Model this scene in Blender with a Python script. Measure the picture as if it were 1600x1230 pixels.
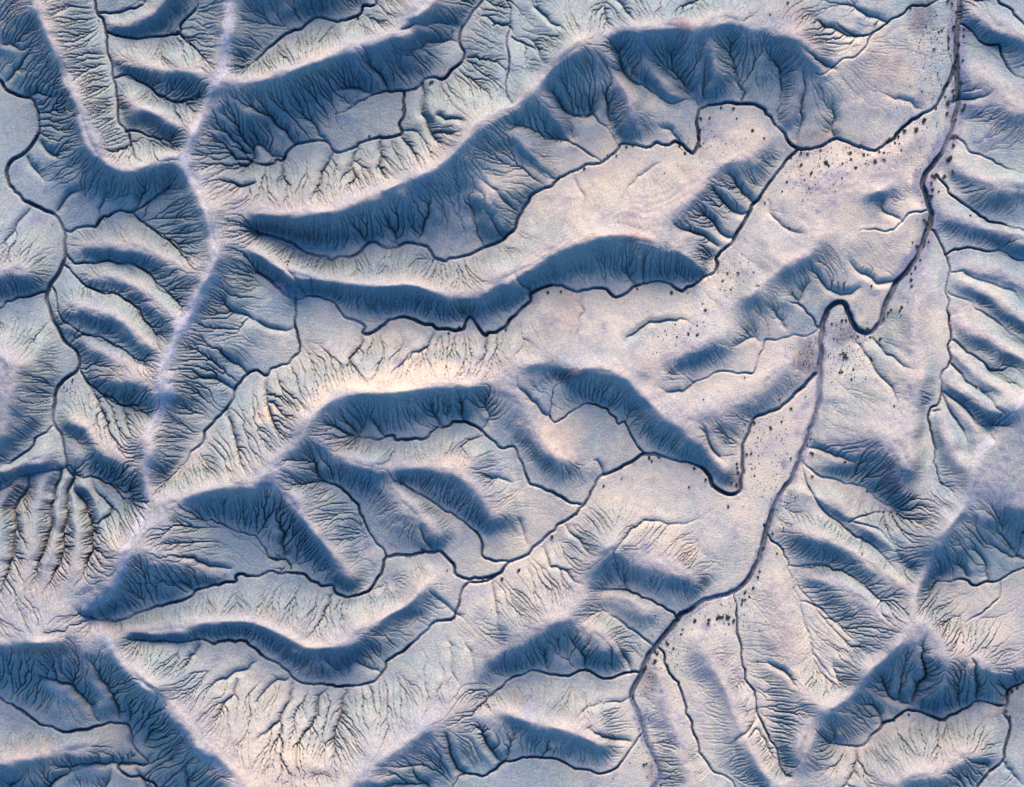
import bpy, math, random, time
import numpy as np

for o in list(bpy.data.objects): bpy.data.objects.remove(o)
SC = bpy.context.scene
COL = SC.collection
# ------------------------------------------------------------------ camera, sky, sun, exposure
S = 0.25                 # metres on the ground for one pixel of the photograph
CAMH = 800.0             # height of the camera above the wash
cam = bpy.data.cameras.new('camera'); cam_o = bpy.data.objects.new('camera', cam); COL.objects.link(cam_o)
cam_o.location = (0, 0, CAMH); cam_o.rotation_euler = (0, 0, 0)
cam.sensor_fit = 'HORIZONTAL'; cam.angle = 2*math.atan(200/CAMH)
cam.clip_start = 10; cam.clip_end = 6000
SC.camera = cam_o
SUN_AZ, SUN_EL = 6, 22.5                       # degrees clockwise from the top of the picture, above the horizon
w = bpy.data.worlds.new('World'); SC.world = w; w.use_nodes = True
nt = w.node_tree; nt.nodes.clear()
sky = nt.nodes.new('ShaderNodeTexSky'); sky.sky_type = 'NISHITA'; sky.sun_disc = False
sky.sun_elevation = math.radians(SUN_EL); sky.sun_rotation = math.radians(SUN_AZ)
sky.altitude = 1500; sky.air_density = 1.0; sky.dust_density = 0.0; sky.ozone_density = 8.0
bg = nt.nodes.new('ShaderNodeBackground'); bg.inputs['Strength'].default_value = 0.15
out = nt.nodes.new('ShaderNodeOutputWorld')
nt.links.new(sky.outputs[0], bg.inputs[0]); nt.links.new(bg.outputs[0], out.inputs[0])
sl_ = bpy.data.lights.new('sun', 'SUN'); sun = bpy.data.objects.new('sun', sl_); COL.objects.link(sun)
sl_.energy = 4.4; sl_.angle = math.radians(38); sl_.color = (1.0, 0.695, 0.60)
az = math.radians(SUN_AZ)
sun.rotation_euler = (math.radians(90-SUN_EL), 0, math.pi - az)   # shines from the top of the picture
SC.view_settings.view_transform = 'Standard'; SC.view_settings.look = 'None'
SC.view_settings.gamma = 1.0; SC.view_settings.exposure = 0.93
SC.cycles.max_bounces = 4; SC.cycles.diffuse_bounces = 0

# ------------------------------------------------------------------ survey of channels, crests and gullies
# ---- survey of the ground: tile id, then x,y pairs as read off an enlarged photograph tile
def P(tile, *v):
    r, c = tile[0], int(tile[1])
    k = 2.86 if r == 'C' else 3.075
    oy = {'A': 0, 'B': 400, 'C': 800, 'X': 0}[r]
    if r == 'X': return [(v[i], v[i+1]) for i in range(0, len(v), 2)]
    return [(c*400 + v[i]/k, oy + v[i+1]/k) for i in range(0, len(v), 2)]
# (name, width class px, z at mouth, z at head, points from the mouth upstream)
CH = [
('main_wash', 11, 0.0, 7.0,
 P('A3',905,-90,925,60,915,110,912,180,905,260,905,340,912,420,915,480,900,560,880,640,850,710,800,780,745,870,760,930,785,1000,790,1060,765,1130,735,1200)
 +P('B3',690,50,640,110,590,190,560,260,540,330,490,370,440,358,408,318,392,268,370,234,338,222,308,236,282,275,263,340,258,440,250,520,248,620,250,680,225,760,205,840,175,910,150,980,110,1070,70,1130,35,1200)
 +P('C2',1150,40,1130,110,1110,190,1075,260,1040,320,990,360,920,375,850,400,790,440,745,475,700,530,640,600,590,690,555,770,540,830,560,900,580,960,600,1030,640,1110,660,1170,630,1230,580,1330)),
('T1', 6, 0.6, 8.5,
 P('A3',905,300,865,400,830,470,790,530,740,560,690,580,650,610,610,660,560,700,510,712,440,712,390,690,340,675,300,680,255,712,200,722,140,715,100,680,60,620,30,590,0,550)
 +P('A2',1215,530,1180,515,1110,505,1040,492,970,505,915,525,890,580,893,640,895,700,870,735,840,725,815,690,780,685,740,705,690,695,660,705,600,695,540,690,510,715,475,745,420,780,350,805,280,835,220,870,170,910,95,930,70,990,30,1040,0,1105)
 +P('A1',1215,1120,1170,1160,1100,1190,1040,1225)+P('X0',712,404,693,408,676,400)
 +P('A1',805,1180,770,1172,720,1168,680,1190,630,1205,590,1190,560,1170,530,1180)+P('B1',470,0,400,10,365,25,340,0)+P('A1',310,1230,270,1220,200,1190,130,1150,60,1120,0,1110)),
('T2', 6, 1.4, 10.5,
 P('A3',140,720,100,760,60,810,30,860,0,890)+P('A2',1190,940,1150,1000,1110,1070,1070,1130,1020,1190)
 +P('B2',990,0,990,40,950,90,890,125,830,165,790,172,755,140,700,128,640,130,600,150,560,180,510,200,480,185,450,155,400,150,330,165,280,170,245,140,200,130,150,150,105,180,95,215,40,255,0,305)
 +P('B1',1210,330,1160,365,1110,380,1075,345,1045,300,1020,290,1000,340,975,355,880,355,840,325,780,320,720,300,650,305,610,330,575,370,540,390,510,375,510,330,480,310,430,295,390,250,350,210,280,195,190,205,160,195,120,170,60,120,0,75)),
('T2b', 4, 8.2, 15,
 P('B1',190,205,195,260,185,340,215,440,160,520,100,545,50,570,0,555)+P('B0',1195,570,1160,610,1140,640,1125,690,1090,730,1040,775,1000,830,950,910,870,1000,800,1080)),
('T3', 8, 2.6, 5.0,
 P('B3',245,560,220,575,180,620,130,665,80,710,40,735,0,755)+P('B2',1170,775,1145,810,1120,870,1105,950,1100,1050,1095,1125,1060,1145,1010,1140,970,1105,945,1050,915,1020,860,1000,800,985,740,965,680,955,635,950)),
('T3a', 3, 5.0, 10.5, P('B2',635,950,600,910,575,870,560,830,540,800,500,810,490,770,450,730,400,715,340,715,290,750,220,790,185,770,195,700,210,640,240,600)),
('T3b', 6, 5.0, 7.6, P('B2',635,950,580,990,500,1030,430,1065,400,1110,370,1150,330,1200)
 +P('C2',290,0,230,50,150,110,90,170,30,205,0,220)+P('C1',1110,255,1070,290,1000,300,930,298,890,270,860,220,830,170,790,175,700,188,620,190,580,200)),
('T3c', 4, 7.6, 13, P('C1',580,200,565,170,510,120,490,60,460,0)+P('B1',470,1190,430,1140,390,1100,340,1085,280,1070)),
('T3d', 5, 7.6, 14.5, P('C1',580,200,570,240,550,290,510,345,440,382,390,378,355,360,345,325,290,325,240,305,200,280,150,265,100,280,60,270,0,288)
 +P('C0',1050,280,1040,315,960,330,880,360,800,395,700,430,620,460,540,485,450,480,400,465)),
('T3e', 3, 9.7, 15, P('C1',155,255,150,235,130,210,60,200,40,160,0,120)+P('C0',1100,100,1000,60,900,30)),
('T3f', 5, 6.3, 14, P('C1',1090,275,1040,312,940,325,915,370,900,440,870,475,800,500,740,540,700,580,650,625,610,650,570,710,510,765,430,785,330,780,250,770,170,750,140,710,90,670,0,630)
 +P('C0',1100,580,1040,570,960,590,900,575,800,580,700,580,600,572)),
('T3g', 5, 5.6, 11.5, P('B2',330,1195,270,1180,200,1135,100,1100,70,1060,60,1010,20,930,0,920)
 +P('B1',1180,925,1140,880,1090,840,1060,815,1010,800,950,800,900,825,860,835,820,870,780,880,700,882,640,870,580,885,520,880,470,870)),
('T3h', 4, 6.1, 10, P('C1',1144,225,1060,225,1020,200,1015,150,990,100,960,70,900,30,870,0)+P('B1',920,1230,860,1190,800,1160,730,1120,690,1090)),
('left_wash', 7, 1.0, 7.0,
 P('A0',-60,350,0,390,40,430,100,460,150,480,175,520,185,600,160,680,110,740,50,780,35,830,50,890,100,950,160,985,220,1010,260,1025,290,1060,315,1110,315,1170,310,1225)
 +P('B0',290,70,240,140,225,200,240,260,270,340,310,415,370,460,385,510,370,550,310,600,270,650,255,740,260,800,290,860,315,940,320,1000,270,1025,200,1035,120,1055,60,1080,0,1125,-60,1170)),
('L2', 5, 3.0, 10, P('A0',320,1110,390,1085,460,1090,500,1045,560,1020,640,1020,700,975,760,935,820,895)),
('L2b', 3, 5.5, 13, P('A0',640,1020,690,1070,740,1110,800,1150,850,1190,875,1230)),
('L3', 4, 3.4, 15, P('A0',310,1225)+P('B0',340,20,370,40,440,35,520,25,600,30,650,50,720,90,760,140,820,190,865,235)),
('L4', 3, 3.5, 15, P('B0',310,45,360,100,420,150,500,185,560,195,630,230,670,265,700,320,750,380)),
('L5', 3, 4.0, 15, P('B0',245,145,275,200,290,270,340,340,400,370,470,385,540,425,590,450,640,490,700,530)),
('L6', 3, 5.0, 14, P('B0',385,545,420,605,480,650,540,690,600,720,650,715,720,770)),
('L8', 4, 4.0, 6.5, P('B0',240,165,180,180,100,205,40,230,0,255,-60,275)),
('L9', 3, 6.0, 10, P('B0',255,815,200,860,140,930,90,970,0,1010)),
('L10', 3, 6.8, 15, P('B0',320,1005,380,1050,440,1060,500,1090,550,1120,590,1160,640,1165)),
('N', 4, 3.5, 9.5, P('A0',445,-90,455,-20,465,60,495,90,500,150,515,200,530,290,545,370,560,470,570,540,580,590,620,650,625,700)),
('N1', 3, 4.2, 8, P('A0',480,62,560,60,640,50,700,0)),
('N2', 4, 4.8, 11, P('A0',505,150,560,165,610,185,700,182,780,172,850,155,870,110,940,50,960,0,975,-60)),
('N2b', 3, 7.5, 14, P('A0',850,155,900,200,950,245)),
('N3', 4, 6.0, 15, P('A0',545,375,600,362,650,380,720,420,770,460,840,490,900,480,960,465)),
('N4', 3, 8.0, 15, P('A0',605,635,680,635,740,650,780,690,840,720)),
('U', 5, 2.5, 4.0, P('A1',1120,-60,1090,0,1040,60,985,130,975,190,1000,245,985,300,930,360,880,382,820,380,770,420,710,440)),
('U1', 4, 4.0, 8.5, P('A1',710,440,660,432,600,445,555,455,500,500,440,525,380,545)),
('U2', 5, 4.0, 8.0, P('A1',710,440,705,460,710,530,690,600,700,650,640,660,590,650,540,665,490,690,470,715,380,730,350,690,330,675,270,685,190,695,150,730,130,765,100,765,80,800,30,800,-20,780,-70,720)),
('U3', 4, 7.0, 15, P('A1',560,-60,565,20,510,35,490,75,420,98,360,100,290,85,250,110,200,140,120,190,60,240,0,290)+P('A0',1160,330)),
('V1', 3, 0.3, 7, P('A3',880,-10,780,15,690,35,650,70,600,92,545,130,500,165,455,180,400,160,330,110)),
('V1b', 3, 4.5, 9.0, P('A3',530,140,490,190,460,235,410,270,360,295,320,330,270,355,230,350)),
('W1', 4, 0.6, 5, P('A3',915,110,940,115,990,160,1040,205,1110,220,1130,260,1150,320,1190,360,1240,380)),
('W2', 3, 4, 6, P('A3',1090,-40,1120,10,1160,40,1190,90,1230,120,1280,140)),
('W3', 2, 1.6, 7, P('A3',890,640,920,670,960,720,1020,750,1100,785,1160,815,1230,835)),
('W4', 3, 2.0, 8, P('A3',810,840,850,880,890,940,940,985,1000,1025,1080,1070,1160,1095,1230,1110,1280,1130)),
('X', 3, 2.3, 14.5, P('A3',785,1100,825,1165,850,1225)+P('B3',865,40,870,90,858,150,870,240,875,320,885,400,870,450,875,510,835,570,830,650,830,710,785,740,765,810,785,870,795,940,800,990,820,1030,840,1100)),
('X1', 3, 3.0, 6, P('A3',850,1225,900,1200,970,1195,1050,1205,1110,1198,1150,1215)+P('B3',1180,10,1230,20,1290,30)),
('X2', 2, 3.6, 8, P('B3',875,80,910,75,960,95,1020,115,1090,140,1130,165,1190,180,1230,240)),
('X3', 2, 4.2, 9, P('B3',865,175,920,195,980,230,1040,275,1100,310,1150,360,1230,430)),
('X4', 2, 5.6, 13, P('B3',890,405,940,450,1000,490,1050,530,1120,550,1180,545,1230,590)),
('X5', 2, 6.8, 15, P('B3',875,515,920,560,960,600,1010,640,1080,650)),
('X6', 2, 8.0, 15, P('B3',830,655,890,690,950,740,990,800,1050,830,1080,830)),
('X7', 2, 8.1, 15, P('B3',840,665,870,740,920,820,950,890,960,940)),
('Y4', 2, 4.3, 14, P('B3',165,985,220,1030,300,1070,380,1095,460,1105,510,1160,560,1195,610,1230)+P('C3',380,30,430,60,500,80,540,140,590,200,640,260)),
('Y5', 2, 4.3, 14, P('B3',165,990,190,1100,230,1180,280,1230)+P('C3',300,30,340,70,420,130,490,180,560,240,600,290)),
('Z0', 3, 4.9, 5.6, P('C3',-15,60,15,120,50,145,85,200,95,240)),
('Z1', 2, 5.6, 15, P('C3',95,240,170,245,250,235,290,270,350,285,400,315,450,350,490,385,540,420)),
('Z2', 2, 5.6, 15, P('C3',95,240,120,340,145,420,165,500,190,570,215,650,260,710,310,750,330,790)),
('Z2b', 2, 7.5, 15, P('C3',150,400,190,405,240,430,300,500,350,540,420,590)),
('Z3', 3, 5.4, 13, P('C2',990,365,1000,420,1010,500,1015,580,1025,660,1050,750,1085,810,1095,880,1115,930)+P('C3',0,1000,30,1050,60,1130,80,1180)),
('Z4', 3, 6.0, 11, P('C2',640,600,670,615,695,690,740,770,765,830,795,920,820,1010,840,1080,890,1150,960,1190,1000,1230,1060,1290)),
('Q', 5, 4.0, 8.0, P('C3',1220,725,1144,755,1110,770,1075,810,1065,880,1075,960,1065,1060,1050,1110,990,1160,940,1220,900,1290)),
('Q1', 5, 4.8, 9.5, P('C3',1065,870,1000,855,940,838,890,875,840,905,775,935,720,915,650,885,590,915,520,950,480,995,430,1035,390,1050,320,1045,265,1030)),
('K', 4, 7, 13, P('C3',1220,230,1144,250,1070,280,1030,310,980,315,920,320,890,295,830,300,770,315,720,350)),
('K2', 2, 8.5, 12, P('C3',1035,310,1030,380,980,430,930,465,870,490)),
('K4', 3, 7.5, 12, P('C3',1210,190,1140,205,1080,150,1020,80)),
('J1', 3, 5.8, 8.0, P('C2',730,470,690,430,640,400,580,385,530,365,510,350,450,350,400,350)),
('J2', 2, 6.0, 9, P('C2',635,605,560,545,500,500,430,455,400,440)),
('J4', 4, 6.3, 8, P('C2',570,720,535,720,430,745,380,735,320,715,250,730,190,730,100,712,40,730,0,745)+P('C1',1060,810,1020,850)),
('J6', 4, 6.7, 9.5, P('C2',590,980,575,1000,530,1070,490,1120,430,1160,370,1165,270,1140,200,1110,130,1100,80,1092,30,1105,0,1115)+P('C1',1095,1130,1040,1165,1020,1185,930,1170,890,1215,850,1270)),
('D1', 5, 3, 8.0, P('C0',760,1300,700,1235,640,1190,560,1165,525,1130,590,1128,645,1130,655,1100,610,1060,590,1000,575,945,540,940,480,955,430,965,350,980,270,980,200,955,130,910,60,860,0,835,-60,810)),
('G1', 2, 2.6, 12.5, P('A2',915,525,870,470,820,390,750,310,750,230,745,190)),
('G2', 2, 3.2, 11.5, P('A2',880,475,800,490,730,480,690,450,640,420,580,390,540,340,520,290,500,230)),
('G3', 2, 3.8, 13.5, P('A2',510,715,475,630,420,590,385,545,350,450,340,360)),
('G3b', 2, 5.2, 11.5, P('A2',385,545,320,555,260,530,220,490,190,440)),
('G4', 2, 4.2, 12.5, P('A2',425,775,360,730,300,700,200,655,130,630,60,615,10,600)),
('G5', 2, 4.6, 12, P('A2',215,860,150,830,100,800,80,770,40,730,0,700)),
('G6', 2, 2.7, 12, P('A2',915,520,920,440,945,380,945,290)),
('G7', 2, 2.3, 12, P('A2',1105,500,1100,420,1060,330,1045,230,1045,150)),
('G8', 2, 2.0, 11, P('A3',45,605,65,500,65,350,10,280,0,200)),
('G9', 2, 6.0, 13, P('A1',1090,1180,1060,1090,1030,1000,990,920)),
('B1', 2, 0.05, 0.7, P('A3',868,-60,880,40,868,150,870,250,890,330)),
('E1', 3, 7, 14, P('A1',1190,-90,1200,-20,1225,60,1210,200,1215,300,1200,400,1230,500)),
('E2', 2, 8, 13, P('X0',935,-50,945,-5,948,30)),
('E3', 2, 8, 13, P('X0',1105,-50,1092,0,1072,22)),
('E4', 2, 7.5, 13, P('X0',830,-50,836,0,860,40)),
('E5', 2, 9, 14, P('A2',0,180,40,200,90,225,130,270)),
('D2', 3, 1.0, 2.0, P('X0',-30,1258,80,1266,200,1262,250,1258)),
('H1', 2, 3.2, 8.0, P('B3',262,340,190,385,140,375,60,395,0,400)+P('B2',1220,420,1195,480,1170,555,1120,560,1050,555,1000,555,950,580,880,600,830,580,800,555)),
('H2', 2, 3.1, 7.6, P('B3',262,340,240,335,210,290,160,240,70,210)),
('H3', 2, 2.6, 6.0, P('A3',785,1010,740,1020,690,1030,655,1060,610,1095,540,1110,440,1110)),
]
# ridge crests: (rounding px, z list, points)
RG = [
(5, (17,14,11.5,8), P('A2',120,420,190,540,250,640,330,715)),
(5, (16,12.5,9), P('A2',20,630,80,720,150,800)),
(6, (18,15,12.5,9.5,7), P('A2',440,230,500,340,560,440,560,550,560,640)),
(5, (15,12,9,6), P('A2',600,330,690,385,790,440,850,465)),
(5, (16,13,9,6), P('A2',850,200,850,300,880,400,905,480)),
(5, (16,13,9.5), P('A2',985,200,960,330,945,430)),
(6, (14,11,8,5), P('A3',90,190,110,330,100,460,90,590)),
(5, (15,12.5,9), P('A1',1130,900,1130,1000,1160,1110)),
(7, (22,23,21,18,15), P('X0',356,-20,400,-32,450,-40,520,-38,545,-36)),
(6, (12,13,13,11), P('X0',612,58,640,25,690,-10,730,-45)),
(8, (22,22,22,22,23,24,24,25,25.5,26,26,26,25,24,23,22,22,22,22,21.5,21), P('X0',355,-40,352,60,350,105,330,135,310,180,285,245,300,300,325,350,335,385,325,430,295,475,265,530,250,590,248,630,235,670,225,740,225,775,205,830,180,890,160,930,130,950)),
(8, (21,21.5,22,23,23,24,24,24), P('X0',130,950,160,990,185,1030,235,1080,280,1130,315,1168,355,1205,410,1260)),
(6, (21,20,20,20,20), P('X0',130,950,95,1005,50,1010,0,1016,-30,1015)),
(6, (27,26,25,22,18,14,10.5), P('X0',345,128,400,122,440,120,490,98,540,80,600,62,640,48)),
(6, (24.5,23,22,21.5,20.5,20,20.5,21,21,21,21,21,20.5,20,20,21,20.5,20,19,17,15.5,12,8.5), P('X0',328,362,390,345,450,340,510,335,560,318,620,290,680,265,715,240,735,210,770,185,800,170,845,123,865,95,897,72,946,58,1000,46,1040,42,1068,40,1140,32,1184,58,1210,55,1252,60,1290,120)),
(5, (24.5,22.5,20,18.5,17.5,16.5,15.5,15,14.5,14,13.5,14,13.5,13.5,14,13.5,10.5,7), P('X0',338,380,400,386,432,416,481,432,530,439,595,448,628,446,676,455,709,464,741,470,767,449,800,428,865,393,930,377,972,370,1008,373,1047,390,1092,422)),
(6, (22,21,20,19,18.5,18,17.5,17,16.5,14), P('X0',410,745,432,712,458,694,475,654,507,624,562,610,628,610,693,596,725,594,752,603)),
(12, (12,12,12.5), P('X0',785,585,820,568,855,566)),
(6, (13.5,14.5,14.5,14,13,11,8,6), P('X0',880,578,900,582,924,578,963,582,1000,605,1030,655,1085,688,1135,745)),
(12, (13.2,12,11,9,7,5), P('X0',1000,605,1060,635,1120,640,1170,625,1200,590,1240,560)),
(7, (20,18,16.5,15,13.5,12.5,10.5,8.5), P('X0',458,694,490,692,507,699,546,719,595,733,644,732,693,727,741,712)),
(6, (14,12.5,11,9), P('X0',600,735,630,780,662,812,690,845)),
(6, (13,12,10.5,9.5,8), P('X0',625,735,693,740,738,762,758,800,768,818)),
(6, (22,21.5,21,20.5,21,21.5), P('X0',225,785,270,778,325,764,380,758,400,757,412,748)),
(6, (20.5,19,17,15.5,14,12,9), P('X0',416,752,442,767,466,800,487,828,505,852,529,880,548,912)),
(6, (20.5,17.5,14.5,12.5), P('X0',207,835,250,872,300,892,345,900)),
(5, (21,19.5,18,17,17,17,16.5,16,15,14,13,12,11.5,10,8.5), P('X0',165,972,227,988,280,988,315,977,364,974,400,977,421,988,452,1005,473,1013,505,1013,540,998,575,980,610,962,650,948,660,915)),
(8, (19,18.5,18,17,17,16.5,16,15,13.5,12,10,8), P('X0',500,1250,557,1220,582,1195,617,1174,666,1143,708,1118,736,1108,767,1104,800,1118,852,1138,905,1150,947,1168)),
(5, (8.5,11,12.5,13.5,13.5,12.5,12,11,9), P('X0',770,1036,800,1013,828,999,863,978,894,969,915,940,922,912,935,885,960,850)),
(10, (9,10,10.5,10.5,8.5), P('X0',960,880,989,882,1030,888,1060,896,1092,908)),
(6, (11,10,8), P('X0',935,935,975,938,1014,962)),
(6, (12,10,8.5), P('X0',918,972,950,1003,970,1030)),
(12, (9,10.5,11,10.5,9.5), P('X0',810,608,824,650,843,690,870,712,902,716)),
(8, (25,24,23,22,21.5,20.5,20.5,20.5,20.5,20.5,20,19,18,17.5,17), P('X0',1630,590,1600,621,1560,668,1530,722,1510,760,1500,800,1459,859,1441,901,1424,950,1405,990,1357,1038,1333,1073,1298,1108,1263,1146,1225,1240)),
(9, (5,7,9,12,14.5,16.5,19.5,20.5), P('X0',1440,420,1437,480,1434,563,1430,640,1418,700,1405,745,1430,800,1452,865)),
(11, (14.5,10.5,8,6), P('X0',1410,690,1350,683,1310,688,1282,695)),
(11, (16.5,11,7.5), P('X0',1395,735,1346,728,1298,722)),
(5, (6,8.5,11,14,18), P('X0',1240,765,1287,790,1340,820,1390,850,1425,880)),
(7, (6,9.5,12.5,15.5,19), P('X0',1235,835,1287,845,1340,868,1382,894,1420,915)),
(6, (7,10,13.5,17,19), P('X0',1259,905,1305,912,1347,938,1382,957,1405,970)),
(12, (6,8.5,10.5,13,15.5,18), P('X0',1207,905,1228,957,1235,1010,1245,1052,1262,1085,1280,1110)),
(12, (7,9,10.5,12.5,14.5,16), P('X0',1097,996,1115,1038,1132,1073,1150,1115,1170,1167,1195,1220)),
(12, (7.5,9,10.5,11.5,12.5), P('X0',1022,1045,1041,1097,1057,1143,1070,1192,1080,1240)),
(7, (20.5,18.5,15.5,12.5), P('X0',1438,964,1466,996,1476,1045,1469,1085)),
(6, (20.5,17), P('X0',1405,990,1395,1027)),
(7, (19,16,13,11,10), P('X0',1470,995,1500,1012,1536,1036,1560,1050,1620,1045)),
(6, (20.5,17,15,14), P('X0',1500,805,1525,808,1560,806,1620,800)),
(7, (10,10,9.5,9,7), P('X0',1380,1225,1420,1213,1470,1206,1508,1182,1535,1180)),
(11, (5,8,10), P('X0',1509,416,1558,432,1610,452)),
(11, (6.5,10,12,13), P('X0',1499,442,1541,462,1574,485,1610,510)),
(10, (7,10.5,13,15.5), P('X0',1493,498,1525,522,1564,541,1610,566)),
(5, (8.5,12,16,20.5), P('X0',1493,553,1525,580,1558,606,1585,628)),
(5, (9.5,13,18), P('X0',1483,598,1525,622,1560,652)),
(5, (10.5,14,19), P('X0',1486,626,1512,660,1535,688)),
(5, (10.5,14,18.5), P('X0',1473,641,1478,676,1498,714)),
(6, (3,8,9.5,11), P('X0',1508,8,1538,34,1561,48,1620,62)),
(12, (3,6,10), P('X0',1510,150,1540,165,1620,180)),
(12, (3,7,9), P('X0',1510,110,1574,135,1620,140)),
(10, (3.5,8,11,13), P('X0',1490,262,1525,276,1564,290,1620,292)),
(11, (4,7.5,10,11), P('X0',1478,340,1525,350,1574,366,1610,380)),
(12, (3.5,5,5,3), P('X0',1255,285,1330,275,1395,247,1435,205)),
(10, (6,7), P('X0',1400,292,1368,302)),
(12, (8,9.5,9.5,8), P('X0',1286,362,1264,392,1226,408,1206,438)),
(10, (8,9), P('X0',1184,446,1158,470)),
(10, (9,10,10), P('X0',1112,520,1088,545,1047,566)),
(9, (3.5,6,7.5,9,10,11,13), P('X0',1200,222,1158,252,1119,256,1093,283,1076,315,1044,343,1008,371)),
(8, (13,14,13,12.5), P('X0',-30,540,14,556,12,640,0,690)),
(6, (11,9,6.5), P('X0',-30,432,0,430,49,425)),
(6, (12,11,9.5,8), P('X0',-30,735,0,736,39,720,75,712)),
(8, (9,10.5,12.5,13.5,14.5,15.5,16,16.5,19.5,23.5), P('X0',50,-30,65,49,85,81,104,130,124,179,140,221,169,258,200,268,244,254,282,248)),
(7, (5.5,8.5,11.5,15.5,20,24), P('X0',125,382,170,383,215,385,250,398,285,423,303,442)),
(6, (6.5,9.5,14,20,24), P('X0',137,437,179,440,221,453,252,477,272,500)),
(6, (6,9.5,12.5,16.5,21), P('X0',98,479,137,486,176,496,208,515,238,535)),
(6, (7.5,11,15,20.5), P('X0',130,541,163,548,195,561,232,582)),
(6, (8,12,18,22), P('X0',146,592,182,592,221,600,242,612)),
(6, (8,11.5,15.5,19.5), P('X0',112,655,146,690,172,717,208,742)),
(6, (7.5,11,15,17), P('X0',169,33,208,29,254,10,275,-20)),
(6, (7,11.5,16,19,21.5), P('X0',179,93,211,103,260,113,299,119,330,128)),
(6, (8,12,17,22.5), P('X0',190,160,221,174,257,196,290,225)),
(10, (11,11,10.5,9.5), P('X0',-20,1192,30,1186,95,1172,150,1158)),
]
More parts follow.
